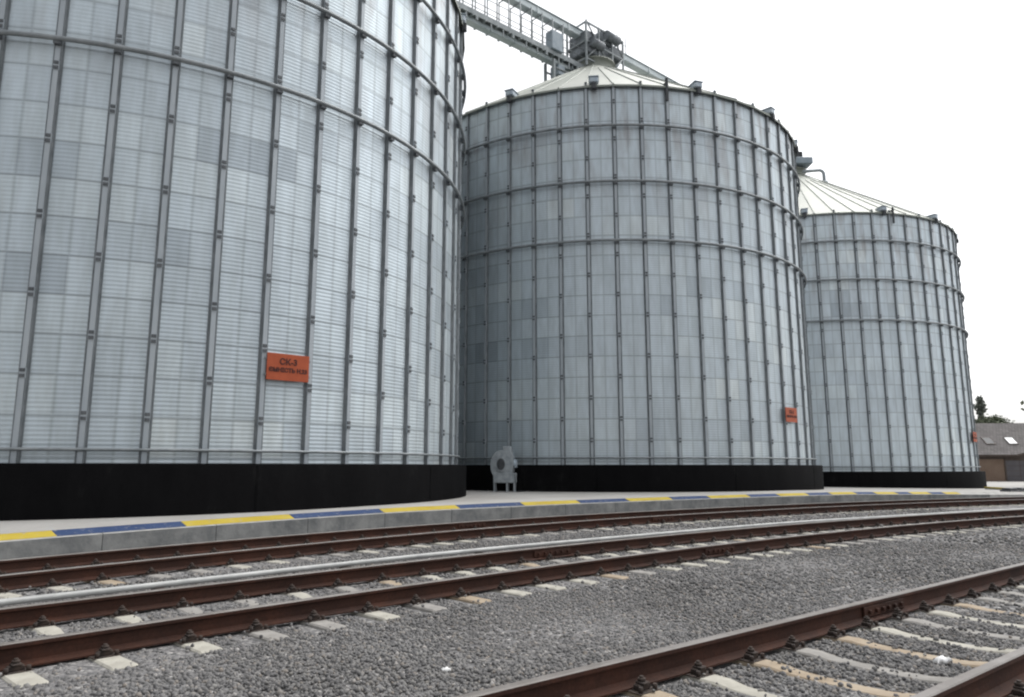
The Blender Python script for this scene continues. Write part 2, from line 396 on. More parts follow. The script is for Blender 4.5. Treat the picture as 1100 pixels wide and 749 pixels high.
BT = [-7.1, -4.9, -2.7, -.5, 1.71, 3.91, 6.26, 8.66, 11.05, 13.36, 15.56, 17.67, 19.67, 21.56, 23.62, 25.24, 26.87, 28.21, 29.67, 30.87, 32.18, 33.03, 34.22, 35.12, 36.06]
# (yellow stretch ends at 1.71)
for i in range(len(BT)-1):
    yel = (i % 2 == 1) if True else False
    col = 'yellow' if yel else 'blue'
    b = MB(); nx, ny = -(.086), .25; L_ = math.hypot(nx, ny); nx /= L_; ny /= L_
    def off(o, z, e): return (o+nx*e, z+ny*e)
    pr = [off(.060,-.0866,.001), off(.060,-.0866,.006), off(.292,-.0068,.006), off(.292,-.0068,.001)]
    b.sweep(path(n_kerb, BT[i]+.004, BT[i+1]-.004, 0, .4, kz), pr, closed=True)
    o = b.build(col+'_stripe', M[col]); recalc(o.data); under(o, kroot)
# bare kerb beyond the paint, and the yellow edge behind it
b = MB(); b.sweep(path(n_kerb, T_END+.03, 60, 0, .8, kz), [(0,-.60),(0,-.103),(.05,-.090),(.30,-.004),(.38,-.004),(.38,-.60)], closed=True)
o = b.build('bare_kerb', M['lip']); recalc(o.data); tag(o, 'unpainted pale concrete kerb past the end of the yellow and blue stripes', 'kerb')

# ------------------------------------------------------------------ rails
RP = [(-.075,0),(-.075,.012),(-.030,.026),(-.011,.040),(-.009,.085),(-.011,.130),(-.034,.140),(-.0375,.148),(-.0365,.172),(-.028,.180),
      (.028,.180),(.0365,.172),(.0375,.148),(.034,.140),(.011,.130),(.009,.085),(.011,.040),(.030,.026),(.075,.012),(.075,0)]
RMAT = [0]*8 + [1,1,1] + [0]*9
RMAT[7] = 0; RMAT[11] = 0
def rail(fn, side, t0, t1, label, joints=(), ext=0.0):
    root = frame(fn, (t0+t1)/2, side*.797)[0]
    b = MB(); b.sweep([(p-root, n) for p, n in path(fn, t0, t1, side*.797, .5)], RP, RMAT, closed=True)
    o = b.build('rail', [M['rust'], M['head']]); o.location = root; recalc(o.data)
    tag(o, label, 'rail', 'rails of the three tracks')
    for tj in joints:
        for s in (-1, 1):
            p, d, nn = frame(fn, tj, side*.797)
            X = Matrix((( d.x, nn.x, 0, p.x-root.x), (d.y, nn.y, 0, p.y-root.y), (0,0,1,0), (0,0,0,1)))
            b = MB(); y0, y1 = (.012, .036) if s > 0 else (-.036, -.012)
            b.box((-.42, y0, .036), (.42, y1, .134), 0, X, .006)
            for q in (-.33,-.19,-.06,.06,.19,.33):
                b.box((q-.019, min(s*.036, s*.064), .068), (q+.019, max(s*.036, s*.064), .104), 0, X, .004)
            fo = b.build('fishplate', M['rust'], o); recalc(fo.data)
    return o
rail(n_near,-1,-6,50,'rusty rail crossing the bottom right corner, closest to the viewer',(14.6,))
rail(n_near, 1,-6,50,'rusty rail of the nearest track on its gravel side, cutting the lower edge',(7.45,))
rail(n_mid,-1,-6,60,'brown rail of the middle track with sleeper ends poking out in front',(10.3,))
rail(n_mid, 1,-6,60,'brown rail of the middle track just before the pale pipe',(8.0,))
rail(n_far,-1,-6,60,'dark rail just behind the pale pipe with sleeper ends in front',(15.2,))
rail(n_far, 1,-6,60,'dark rail closest to the striped kerb below the silos',(10.1,))

# ------------------------------------------------------------------ sleepers
def sleeper_mesh(mat, name):
    b = MB(); L2 = 1.35
    st = [(-L2,-.012,0.090),(-L2+.03,0,0.094),(-.48,0,0.090),(-.34,-.018,0.082),(-.15,-.024,0.078),(.15,-.024,0.078),(.34,-.018,0.082),(.48,0,0.090),(L2-.03,0,0.094),(L2,-.012,0.090)]
    for (y, z, hw) in st:
        b.add([(-.145,y,-.19),(-hw-.006,y,z-.012),(-hw+.01,y,z),(hw-.01,y,z),(hw+.006,y,z-.012),(.145,y,-.19)])
    for i in range(len(st)-1):
        for k in range(5): b.face((i*6+k, i*6+k+1, i*6+7+k, i*6+6+k), 0, False)
    b.face(range(6)); b.face([(len(st)-1)*6+k for k in range(6)][::-1])
    me = b.mesh(name, mat); recalc(me); return me
SL = [sleeper_mesh(M['conc'],'sleeper'), sleeper_mesh(M['conc2'],'sleeper'), sleeper_mesh(M['conc3'],'sleeper')]
def fastener_mesh():
    b = MB()
    b.box((-.10,-.19,.0005),(.10,.19,.004))                  # base plate under the rail foot (foot sits just above)
    for s in (-1, 1):
        y = s*.112
        b.box((-.055, y-.030, .004),(.055, y+.030, .040), 0, None, .006)
        b.box((-.035, y-.045*1.0, .040),(.035, y+.028, .055), 0, None, .004)
        b.tube([(0, y, .05),(0, y, .088)], .015, 6)
        b.tube([(0, y, .056),(0, y, .074)], .028, 6)
        for q in (-.07, .07): b.tube([(q, s*.165, .004),(q, s*.165, .040)], .016, 6)
    me = b.mesh('rail_fastener', M['clip']); recalc(me); return me
FM = fastener_mesh()
def sleepers(fn, t0, t1, phase, ochre, labels, group, greyp):
    t = t0+phase; k = 0
    while t < t1:
        p, d, nn = frame(fn, t + random.uniform(-.03,.03))
        v = 2 if k in ochre else (1 if random.random() < greyp else 0)
        o = link('sleeper', SL[v]); o.location = (p.x, p.y, -.004); o.rotation_euler = (0, 0, math.atan2(d.y, d.x)+random.uniform(-.012,.012))
        tag(o, labels[v], 'railway sleeper', group)
        for s in (-1, 1):
            f = link('rail_fastener', FM, o); f.location = (0, s*.797, .001)
        ph = math.hypot(1, (fn(t+.05)-fn(t-.05))/.1)
        t += .625/ph; k += 1
sleepers(n_near, 0, 22, .03, (5,6,8,10,14), ('pale concrete sleeper under the nearest track at lower right','grey concrete sleeper under the nearest track at lower right','ochre stained sleeper under the nearest track at lower right'), 'sleepers of the nearest track', .6)
sleepers(n_mid, -1.5, 40, .08, (10,14,23), ('pale concrete sleeper of the middle track with its end out of the gravel','grey concrete sleeper of the middle track with its end out of the gravel','ochre stained sleeper of the middle track with its end out of the gravel'), 'sleepers of the middle track', .25)
sleepers(n_far, -1.5, 46, .12, (5,), ('pale concrete sleeper of the track beside the striped kerb','grey concrete sleeper of the track beside the striped kerb','ochre stained sleeper of the track beside the striped kerb'), 'sleepers of the track beside the kerb', .35)

# ------------------------------------------------------------------ pale pipe between the tracks
b = MB(); pp = path(n_mid, -6, 46, 1.98, .5)
b.tube([(p.x, p.y, .055+.006*math.sin(i*.31)) for i, (p, n) in enumerate(pp)], .036, 10)
root = empty('pipe', (pp[40][0].x, pp[40][0].y, 0))
o = under(b.build('pipe_run', M['pipe']), root)
for i in range(2, len(pp)-2, 5):
    p, n = pp[i]; b = MB(); a = math.atan2(n.y, n.x)
    b.box((-.09,-.06,-.08),(.09,.06,.016), 0, Matrix.Translation((p.x,p.y,0)) @ Matrix.Rotation(a, 4, 'Z'), .008)
    under(b.build('support_block', M['clip']), root)
tag(root, 'long pale pipe lying on the gravel behind the middle track', 'pipe')

# ------------------------------------------------------------------ loose ballast stones
def ico():
    g_ = (1+5**.5)/2
    v = np.array([(-1,g_,0),(1,g_,0),(-1,-g_,0),(1,-g_,0),(0,-1,g_),(0,1,g_),(0,-1,-g_),(0,1,-g_),(g_,0,-1),(g_,0,1),(-g_,0,-1),(-g_,0,1)], float)
    f = np.array([(0,11,5),(0,5,1),(0,1,7),(0,7,10),(0,10,11),(1,5,9),(5,11,4),(11,10,2),(10,7,6),(7,1,8),(3,9,4),(3,4,2),(3,2,6),(3,6,8),(3,8,9),(4,9,5),(2,4,11),(6,2,10),(8,6,7),(9,8,1)])
    return v/np.linalg.norm(v[0]), f
IV, IF = ico()
VAR = []
for k in range(14):
    s_ = RNG.uniform(.62, 1.25, (12,1)); VAR.append(IV*s_*np.array([1, RNG.uniform(.65,1), RNG.uniform(.5,.85)]))
VAR = np.array(VAR)
def scatter(pts, sizes, zbase):
    n = len(pts); var = VAR[RNG.integers(0, len(VAR), n)]
    ax = RNG.normal(size=(n,3)); ax /= np.linalg.norm(ax, axis=1)[:,None]; an = RNG.uniform(0, 2*np.pi, n)
    K = np.zeros((n,3,3)); K[:,0,1] = -ax[:,2]; K[:,0,2] = ax[:,1]; K[:,1,0] = ax[:,2]; K[:,1,2] = -ax[:,0]; K[:,2,0] = -ax[:,1]; K[:,2,1] = ax[:,0]
    Rm = np.eye(3)[None] + np.sin(an)[:,None,None]*K + (1-np.cos(an))[:,None,None]*(K@K)
    V = np.einsum('nij,nkj->nki', Rm, var)*sizes[:,None,None]
    V[:,:,0] += pts[:,0:1]; V[:,:,1] += pts[:,1:2]; V[:,:,2] += zbase[:,None]
    F = (IF[None]+12*np.arange(n)[:,None,None]).reshape(-1,3)
    return V.reshape(-1,3), F, np.repeat(RNG.random(n), 12)
def raw_mesh(name, V, F, tint, mat):
    me = bpy.data.meshes.new(name); me.vertices.add(len(V)); me.vertices.foreach_set('co', V.astype(np.float32).ravel())
    w_ = F.shape[1]; me.loops.add(F.size); me.loops.foreach_set('vertex_index', F.astype(np.int32).ravel())
    me.polygons.add(len(F)); me.polygons.foreach_set('loop_start', np.arange(0, F.size, w_, dtype=np.int32))
    a = me.attributes.new('tint', 'FLOAT', 'POINT'); a.data.foreach_set('value', tint.astype(np.float32))
    me.materials.append(mat); me.update(calc_edges=True); me.validate(); return me
def ngrid(fn, t): return np.array([fn(x) for x in t])
tt_ = np.linspace(-12, 62, 1500); NM, NF, NN = ngrid(n_mid, tt_), ngrid(n_far, tt_), ngrid(n_near, tt_)
def stones(count, dmin, dmax, smin, smax):
    # uniform in a wedge in front of the viewer, wider than the frame for side steps
    u = RNG.random(count); d = np.sqrt(dmin**2+(dmax**2-dmin**2)*u); a = RNG.uniform(R(-48), R(48), count)
    x = d*np.sin(a); y = d*np.cos(a)
    t = x*TX[0]+y*TX[1]; n = x*NX[0]+y*NX[1]
    nm, nf, nr = np.interp(t, tt_, NM), np.interp(t, tt_, NF), np.interp(t, tt_, NN)
    ok = (n < nf+2.58) & (n > -3.2) & (t > -11) & (t < 60)
    near = np.minimum(np.minimum(abs(abs(n-nm)-.797), abs(abs(n-nf)-.797)), abs(abs(n-nr)-.797))
    ok &= near > .10
    x, y, t, n = x[ok], y[ok], t[ok], n[ok]
    # keep most of the sleeper tops clear
    keep = np.ones(len(x), bool); z = np.full(len(x), -.028)
    for cen, fn in ((np.interp(t, tt_, NM), n_mid), (np.interp(t, tt_, NF), n_far), (np.interp(t, tt_, NN), n_near)):
        d_ = n-cen
        inb = abs(d_) < 1.37
        if not inb.any(): continue
        idx = np.where(inb)[0]
        tc = SLT[fn.__name__]
        for i in idx:
            j = np.searchsorted(tc, t[i]); dd = min(abs(t[i]-tc[min(j, len(tc)-1)]), abs(t[i]-tc[max(j-1,0)]))
            if dd < .105:
                mid_ = abs(d_[i]) < .42
                if RNG.random() > (.06 if mid_ else .02): keep[i] = False
                elif mid_: z[i] = -.022
                else: z[i] = .006
            elif abs(d_[i]) < 1.33: z[i] = -.030
    x, y, z = x[keep], y[keep], z[keep]
    s_ = RNG.uniform(smin, smax, len(x))*RNG.choice([.7,1,1,1.25], len(x))
    z = z + RNG.uniform(-.007, .010, len(x))
    return np.c_[x, y], s_, z
SLT = {'n_mid': [], 'n_far': [], 'n_near': []}
for o in [x for x in COL.objects if x.name.startswith('sleeper')]:
    t = o.location.x*TX[0]+o.location.y*TX[1]; n = o.location.x*NX[0]+o.location.y*NX[1]
    nm = min((abs(n-n_mid(t)),'n_mid'), (abs(n-n_far(t)),'n_far'), (abs(n-n_near(t)),'n_near'))[1]; SLT[nm].append(t)
for k in SLT: SLT[k] = np.sort(np.array(SLT[k]))
A = [stones(100000, 2.2, 9, .012, .0235), stones(85000, 9, 17, .017, .029), stones(40000, 17, 30, .028, .046)]
P_ = np.concatenate([a[0] for a in A]); S_ = np.concatenate([a[1] for a in A]); Z_ = np.concatenate([a[2] for a in A])
V_, F_, Tn = scatter(P_, S_, Z_)
so_ = link('gravel', raw_mesh('gravel', V_, F_, Tn, M['stone'])); tag(so_, kind='stuff')
so_['label'] = 'grey crushed stone ballast spread between and around the tracks'

# ------------------------------------------------------------------ silos
RS = 11.0; NB = 57; EAVE = 16.86; DA = 2*PI/NB; CRS = .88
def wall_mesh():
    per = 4; ncol = NB*4; rows = []; nw = 9*19; n = nw*per
    zs = .005 + (EAVE-.005)*np.arange(n+1)/n
    ph = np.arange(n+1)*2*np.pi/per
    rr = RS + .0042*np.sin(ph)
    a = np.arange(ncol+1)*2*np.pi/ncol
    V = np.stack([rr[:,None]*np.cos(a)[None], rr[:,None]*np.sin(a)[None], np.repeat(zs[:,None], ncol+1, 1)], -1).reshape(-1,3)
    c = ncol+1
    i, k = np.meshgrid(np.arange(n), np.arange(ncol), indexing='ij'); q = (i*c+k).ravel()
    F = np.stack([q, q+1, q+c+1, q+c], -1)
    me = bpy.data.meshes.new('wall'); me.vertices.add(len(V)); me.vertices.foreach_set('co', V.astype(np.float32).ravel())
    me.loops.add(F.size); me.loops.foreach_set('vertex_index', F.astype(np.int32).ravel())
    me.polygons.add(len(F)); me.polygons.foreach_set('loop_start', np.arange(0, F.size, 4, dtype=np.int32))
    me.polygons.foreach_set('use_smooth', np.ones(len(F), bool))
    me.update(calc_edges=True)
    uv = me.uv_layers.new(name='UVMap')
    U = np.stack([np.tile(a*NB/(2*np.pi), n+1), np.repeat((zs-1.02)/CRS+1, c)], -1)
    uv.data.foreach_set('uv', U[F.ravel()].astype(np.float32).ravel())
    me.materials.append(M['wall']); return me
def stiffener_mesh(par):
    b = MB(); r0 = RS+.010
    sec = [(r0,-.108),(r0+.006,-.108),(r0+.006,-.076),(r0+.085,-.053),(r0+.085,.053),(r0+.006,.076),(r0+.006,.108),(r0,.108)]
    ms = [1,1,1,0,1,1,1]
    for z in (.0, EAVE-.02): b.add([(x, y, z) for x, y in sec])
    for k in range(7): b.face((k, k+1, 9+k, 8+k), ms[k])
    for j in range(0, 19):
        if j % 2 == par:
            z = 1.02+CRS*j
            b.box((r0+.05,-.060,z-.11),(r0+.098,.060,z+.11), 0)
            for q in (-.06,.06):
                b.box((r0+.098,-.052,z+q-.035),(r0+.118,.052,z+q+.035), 2)
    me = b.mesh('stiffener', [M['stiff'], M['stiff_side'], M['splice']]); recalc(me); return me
def ring_mesh(z, r, rr, br):
    b = MB(); n = NB*3; c = 8
    for k in range(n):
        a = 2*PI*k/n
        for j in range(c):
            q = 2*PI*j/c; x = r+rr*math.cos(q); b.v.append((x*math.cos(a), x*math.sin(a), z+rr*math.sin(q)))
    for k in range(n):
        for j in range(c): b.face((k*c+j, ((k+1)%n)*c+j, ((k+1)%n)*c+(j+1)%c, k*c+(j+1)%c), 0, True)
    if br:
        for k in range(NB):
            X = Matrix.Rotation(k*DA, 4, 'Z')
            b.box((RS+.09,-.075,z-.13),(r+.015,.075,z+.055), 1, X)
    me = b.mesh('wind_ring', [M['ring'], M['splice']]); recalc(me); return me
RISE = 7.55
def roof_mesh():
    b = MB(); r1 = .95; ro = RS+.17; n = NB
    sl_ = RISE/RS
    for k in range(n):
        a0, am, a1 = k*DA, k*DA, (k+1)*DA
        for (rr) in (ro, RS*.66, RS*.33, r1):
            z = EAVE+.02+(RS-rr)*sl_
            b.v.append((rr*math.cos(a0), rr*math.sin(a0), z))
    for k in range(n):
        k2 = (k+1) % n
        for i in range(3): b.face((k*4+i, k2*4+i, k2*4+i+1, k*4+i+1), 0)
    base = len(b.v)                                             # eave drip edge
    for k in range(n):
        a = k*DA; z = EAVE+.02+(RS-ro)*sl_
        b.v += [(ro*math.cos(a), ro*math.sin(a), z-.002), ((ro-.0)*math.cos(a), (ro)*math.sin(a), z-.09)]
    for k in range(n):
        k2 = (k+1) % n; b.face((base+k*2+1, base+k2*2+1, base+k2*2, base+k*2), 1)
    for k in range(n):                                          # raised seams
        a = k*DA; c_, s_ = math.cos(a), math.sin(a)
        w2, h = .040, .055
        vs = []
        for rr in (ro+.005, r1 if k % 3 == 0 else RS*.30):
            z = EAVE+.022+(RS-rr)*sl_
            for (dy, dz) in ((-w2,0),(-w2*.5,h),(w2*.5,h),(w2,0)): vs.append((rr*c_-dy*s_, rr*s_+dy*c_, z+dz))
        q = b.add(vs)
        for j in range(3): b.face((q+j, q+j+1, q+5+j, q+4+j), 1)
        b.face((q, q+1, q+2, q+3), 1)
    me = b.mesh('roof', [M['roof'], M['ribs']]); recalc(me); return me
def cap_mesh():
    b = MB(); z0 = EAVE+.02+(RS-1.15)*RISE/RS
    b.lathe([(1.18,z0-.02),(1.18,z0+.42),(1.32,z0+.43),(1.30,z0+.50),(.62,z0+.86),(.45,z0+.90),(.45,z0+1.05),(.0,z0+1.06)], 32, mats=[0,0,0,0,0,0,0])
    me = b.mesh('roof_cap', M['roof']); recalc(me); return me
def base_mesh():
    b = MB(); b.lathe([(RS+.40,-2.2),(RS+.40,-.03),(RS+.37,.0),(RS-.02,.012)], 180, smooth=True)
    # pour joints as shallow raised strips
    for k in range(12):
        X = Matrix.Rotation(k*2*PI/12+.21, 4, 'Z'); b.box((RS+.395,-.025,-1.6),(RS+.408,.025,-.035), 0, X)
    me = b.mesh('base', M['bitumen']); recalc(me); return me
def hood_mesh():
    b = MB()                                                    # sits on the roof edge, opening outwards
    b.box((RS-.36,-.20,EAVE+.02),(RS+.22,.20,EAVE+.29), 0, None, .04)
    b.box((RS-.40,-.23,EAVE+.29),(RS+.26,.23,EAVE+.315), 0)
    b.box((RS+.22,-.15,EAVE+.06),(RS+.235,.15,EAVE+.25), 0)
    b.box((RS+.10,-.11,EAVE-.30),(RS+.28,.11,EAVE-.005), 1, None, .02)
    me = b.mesh('eave_vent', [M['eave'], M['dark']]); recalc(me); return me
def mast_mesh():
    b = MB(); b.box((RS+.10,-.06,EAVE-.80),(RS+.20,.06,EAVE+.30), 0, None, .015); b.box((RS-.30,-.04,EAVE+.06),(RS+.10,.04,EAVE+.14), 0)
    me = b.mesh('edge_post', M['dark']); recalc(me); return me
WM, ST, RF, CP, BS, HM, MM = wall_mesh(), [stiffener_mesh(0), stiffener_mesh(1)], roof_mesh(), cap_mesh(), base_mesh(), hood_mesh(), mast_mesh()
RINGS = [ring_mesh(14.82, RS+.19, .062, True), ring_mesh(12.23, RS+.19, .062, True), ring_mesh(9.55, RS+.19, .062, True)]
LOWR = ring_mesh(.30, RS+.13, .035, False)
def silo(cx, cy, zb, phase, label, hoods, posts, sky_lift=1.0):
    root = empty('grain_silo', (cx, cy, EYE+zb), 0)
    tag(root, label, 'grain silo', 'row of three grain silos')
    ph = R(phase)
    def part(name, me, rz):
        o = link(name, me, root); o.rotation_euler = (0,0,rz); return o
    o = part('wall', WM, ph); o.color = (sky_lift, sky_lift, sky_lift, 1); part('base', BS, ph); part('roof', RF, ph); part('roof_cap', CP, ph)
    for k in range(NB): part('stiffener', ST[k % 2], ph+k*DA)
    for rm in RINGS: part('wind_ring', rm, ph)
    part('base_ring', LOWR, ph)
    for a in hoods: part('eave_vent', HM, R(a))
    for a in posts: part('edge_post', MM, R(a))
    return root
S1 = silo(-13.03, 25.97, .066, -63.4, 'nearest corrugated grain silo, filling the left of the picture', (-20, -1.5, -170, 140), ())
S2 = silo(5.03, 41.14, .074, -80.0, 'middle corrugated grain silo with the overhead conveyor meeting its roof', (-117.5, -97.1, -72.2, -46.9, -24), (-80.2,))
S3 = silo(22.83, 56.49, -.297, -79.8, 'farthest corrugated grain silo, beside the brown house', (-108.1, -82.0, -58.4, -27), (-78.6,), 1.15)  # last value lifts the wall colour, painting in its more open sky light
# gooseneck breather pipe on the far roof
b = MB(); sl_ = RISE/RS
def roofpt(r, a): return Vector((r*math.cos(a), r*math.sin(a), EAVE+.03+(RS-r)*sl_))
q = roofpt(2.6, R(-35)); pts = [q+Vector((0,0,-.1)), q+Vector((0,0,.75))]
for k in range(1, 7):
    a = k*PI/2/6; pts.append(q+Vector((-.35*(1-math.cos(a)), 0, .75+.35*math.sin(a))))
pts.append(pts[-1]+Vector((-1.3,0,-.12)))
b.tube(pts, .13, 10); b.tube([q+Vector((0,0,-.15)), q+Vector((0,0,.15))], .28, 10)
o = b.build('breather_pipe', M['galv'], S3)
b = MB(); X = Matrix.Translation((0.4,-1.0,EAVE+RISE-.1)); b.box((-.7,-.6,0),(.9,.6,.55),0,X,.04); b.box((-.5,-.4,.55),(.2,.3,1.1),1,X,.04)
b.build('inlet_box', [M['motor'], M['dark']], S3)

# ------------------------------------------------------------------ signs on the silos
def text_mesh(txt, size, mat, depth=.004):
    c = bpy.data.curves.new('lettering', 'FONT'); c.body = txt; c.size = size; c.align_x = 'CENTER'; c.align_y = 'CENTER'; c.extrude = depth; c.offset = .006
    o = bpy.data.objects.new('lettering', c); COL.objects.link(o)
    dg = bpy.context.evaluated_depsgraph_get(); me = bpy.data.meshes.new_from_object(o.evaluated_get(dg))
    bpy.data.objects.remove(o); bpy.data.curves.remove(c)
    me.materials.clear(); me.materials.append(mat); return me
def sign(cx, cy, zb, a, z, line1, label, w=1.10, h=.66):
    ar = R(a); r = RS+.155
    root = empty('sign', (cx+r*math.cos(ar), cy+r*math.sin(ar), EYE+zb+z), ar+PI/2)
    tag(root, label, 'sign', 'orange silo signs')
    b = MB(); b.box((-w/2,-.012,-h/2),(w/2,.012,h/2),0,None,.004); o = b.build('panel', M['orange'], root)
    for q in (-h*.30, h*.30):
        b = MB(); b.box((-w/2-.04,.0125,q-.03),(w/2+.04,.050,q+.03)); b.build('mounting_rail', M['ring'], root)
    for txt, size, zz in ((line1, .21, .125), ('ЄМНІСТЬ Н.23', .142, -.08)):
        t = link('lettering', text_mesh(txt, size, M['ink']), root); t.rotation_euler = (PI/2, 0, 0); t.location = (0, -.017, zz)
    return root
sign(-13.03, 25.97, .066, -47.7, 2.35, 'СК-3', 'orange sign lettered СК-3 on the nearest silo')
sign(5.03, 41.14, .074, -46.4, 2.26, 'СК-2', 'small orange sign near the right edge of the middle silo')
sign(22.83, 56.49, -.297, -42.0, 2.28, 'СК-1', 'tiny orange sign at the right edge of the farthest silo')

# ------------------------------------------------------------------ aeration fan between the first two silos
root = empty('aeration_fan', (-.35, 30.2, z_plat(24)), R(-8))
root.scale = (.62, .70, .87)
tag(root, 'grey blower fan on legs standing before the black base of the middle silo', 'fan')
FS = 1.0
b = MB(); n = 28; rim = []
for k in range(n+1):                                            # scroll casing
    a = R(100) + 2*PI*k/n*.86; rr = .66+.20*k/n; rim.append((rr*math.cos(a), rr*math.sin(a)))
cz = 1.28; vs0 = [(x-.10, -.34, cz+y) for x, y in rim]; vs1 = [(x-.10, .34, cz+y) for x, y in rim]
q = b.add(vs0+vs1); m_ = len(rim)
b.face([q+i for i in range(m_)]); b.face([q+m_+i for i in range(m_)][::-1])
for i in range(m_): b.face((q+i, q+(i+1)%m_, q+m_+(i+1)%m_, q+m_+i))
o = b.build('scroll_casing', M['fan'], root); recalc(o.data)
b = MB(); b.box((-.02,-.30,1.50),(.52,.30,2.12),0,None,.03); b.build('outlet_duct', M['fan'], root)
b = MB(); b.tube([(-.10,-.335,cz),(-.10,-.46,cz)], .34, 20, 0, True); b.tube([(-.10,-.46,cz),(-.10,-.48,cz)], .27, 20, 1); b.build('inlet_ring', [M['fan'], M['dark']], root)
b = MB(); b.tube([(.42,-.12,1.30),(.92,-.12,1.30)], .20, 14); b.box((.50,-.18,1.48),(.74,-.02,1.60)); b.build('motor', M['motor'], root)
b = MB(); b.box((-.62,-.36,.42),(.84,.36,.88),0,None,.02); b.build('stand_box', M['fan'], root)
b = MB(); b.box((.02,.31,1.62),(.48,1.05,2.02),0,None,.03); b.box((-.04,.30,1.56),(.54,.335,2.08)); b.build('wall_duct', M['fan'], root)
b = MB(); b.tube([(.70,-.20,1.54),(.74,-.30,1.2),(.86,-.38,.5),(.90,-.36,.02),(1.4,.3,.02)], .022, 6); b.build('cable', M['dark'], root)
for x in (-.56, .28, .76):
    for y in (-.30, .30):
        b = MB(); b.box((x-.035,y-.035,0),(x+.035,y+.035,.43)); b.build('leg', M['galv'], root)

# ------------------------------------------------------------------ overhead conveyor gallery
c1, c2 = Vector((-12.81,25.97,0)), Vector((5.03,41.14,0)); gd = (c2-c1).normalized(); gn = Vector((-gd.y, gd.x, 0))
GZ = EYE+23.55
root = empty('conveyor_gallery', (c2.x, c2.y, GZ), math.atan2(gd.y, gd.x))
tag(root, 'overhead conveyor with railed walkway running along above the silo roofs', 'conveyor')
X0, X1 = -30.0, 23.0
b = MB(); b.box((X0,-.40,-.02),(-1.3,.40,.05)); b.box((X0,-.46,-.20),(-1.3,-.38,.10)); b.box((X0,.38,-.20),(-1.3,.46,.10))
x = X0+.4
while x < -1.5: b.box((x-.05,-.52,-.30),(x+.05,.52,-.205)); x += .83
b.build('walkway', M['grate'], root)
x = -18.0; i = 0
while x < -1.5:
    b = MB()
    if i % 3 == 1: b.box((x+.16,-.58,-.52),(x+.30,-.46,-.303))
    else: b.box((x+.36,-.53,-.58-.30*random.random()),(x+.42,-.47,-.303))
    b.build('cable_hanger', M['grate'], root)
    x += .83; i += 1
b = MB(); b.box((X0,-.22,-.48),(-1.3,.22,-.21),0,None,.03); x = X0+.2
while x < -1.5: b.box((x-.03,-.26,-.51),(x+.03,.26,-.207)); x += 1.66
b.build('lower_conveyor', M['conv'], root)
b = MB(); b.box((X0,-.25,2.05),(X1,.25,2.46),0,None,.04); b.box((X0,-.31,2.46),(X1,.31,2.50)); x = X0+.2
while x < X1: b.box((x-.04,-.29,2.01),(x+.04,.29,2.455)); x += 2.49
b.build('upper_conveyor', M['conv'], root)
x = X0+.4; posts = []
while x < -2.6: posts.append(x); x += .83
posts = posts[-26:]
for x in posts:
    b = MB()
    for s in (-.42,.42): b.tube([(x,s,.05),(x,s,2.05)], .034, 6)
    b.tube([(x,-.42,1.98),(x,.42,1.98)], .034, 6)
    b.build('hanger_post', M['grate'], root)
b = MB()
for s in (-.47,.47):
    for z in (.55, 1.05): b.tube([(X0,s,z),(-1.4,s,z)], .022, 6)
b.build('handrail', M['grate'], root)
# head platform over the middle silo: frame, drives, spouts
b = MB()
for xx in (-1.5,-.4,.8,1.8):
    for s in (-.8,.8): b.box((xx-.05,s-.05,-.10),(xx+.05,s+.05,2.75))
for z in (.35,1.5,2.7):
    for s in (-.8,.8): b.box((-1.5,s-.04,z-.05),(1.8,s+.04,z+.05))
    for xx in (-1.5,.8,1.8): b.box((xx-.04,-.8,z-.045),(xx+.04,.8,z+.045))
for s in (-.8,.8):
    for (xa, xb) in ((-1.5,-.4),(.8,-.4),(.8,1.8)): b.tube([(xa,s,.35),(xb,s,1.55)], .05, 6); b.tube([(xb,s,1.55),(xa,s,2.85)], .05, 6)
b.build('head_frame', M['grate'], root)
b = MB(); b.box((-1.4,-.75,.9),(-.2,.75,2.3),0,None,.05); b.box((-.1,-.6,1.1),(1.2,.6,2.05),0,None,.05); b.box((.1,-.7,2.1),(1.0,.4,2.95),0,None,.06); b.box((1.2,-.5,1.6),(2.1,.5,2.4),0,None,.05)
b.tube([(-1.2,-.9,1.5),(-.2,-.9,1.5)], .28, 12); b.tube([(.2,-.85,2.5),(1.3,-.85,2.5)], .30, 12)
b.build('drive_unit', M['drive'], root)
b = MB(); b.tube([(-.6,-.1,.9),(-.2,0,-.1)], .26, 10); b.tube([(.7,.1,1.1),(.2,0,-.1)], .24, 10); b.tube([(2.1,0,1.7),(.5,0,-.1)], .22, 10); b.build('spout', M['galv'], root)
b = MB(); b.box((-4.1,-.60,.06),(-3.2,-.02,1.25),0,None,.04); b.build('control_cabinet', M['motor'], root)
b = MB()
for x in (1.9, 2.7):
    for s in (-.3,.3): b.tube([(x,s,2.45),(x,s,3.55)], .03, 6)
for s in (-.3,.3): b.tube([(1.9,s,3.0),(2.7,s,3.0)], .02, 6)
b.build('handrail', M['grate'], root)
# trestle legs on the roof slope of the middle silo
b = MB()
rz = lambda r: EAVE+.074+EYE+(RS-r)*sl_ - GZ
for s in (-.36,.36):
    b.box((-3.75-.07,s-.07,rz(3.75)-.1),(-3.75+.07,s+.07,-.4))
    b.tube([(-3.75,s,-.9),(-2.6,s,rz(2.6))], .06, 6)
    b.tube([(-2.3,s,-.3),(-2.2,s,rz(2.2))], .06, 6)
b.build('trestle_leg', M['grate'], root)
b = MB(); b.box((-3.4,-.35,rz(3.1)),(-2.8,.35,-.50),0,None,.05); b.build('slide_gate', M['motor'], root)

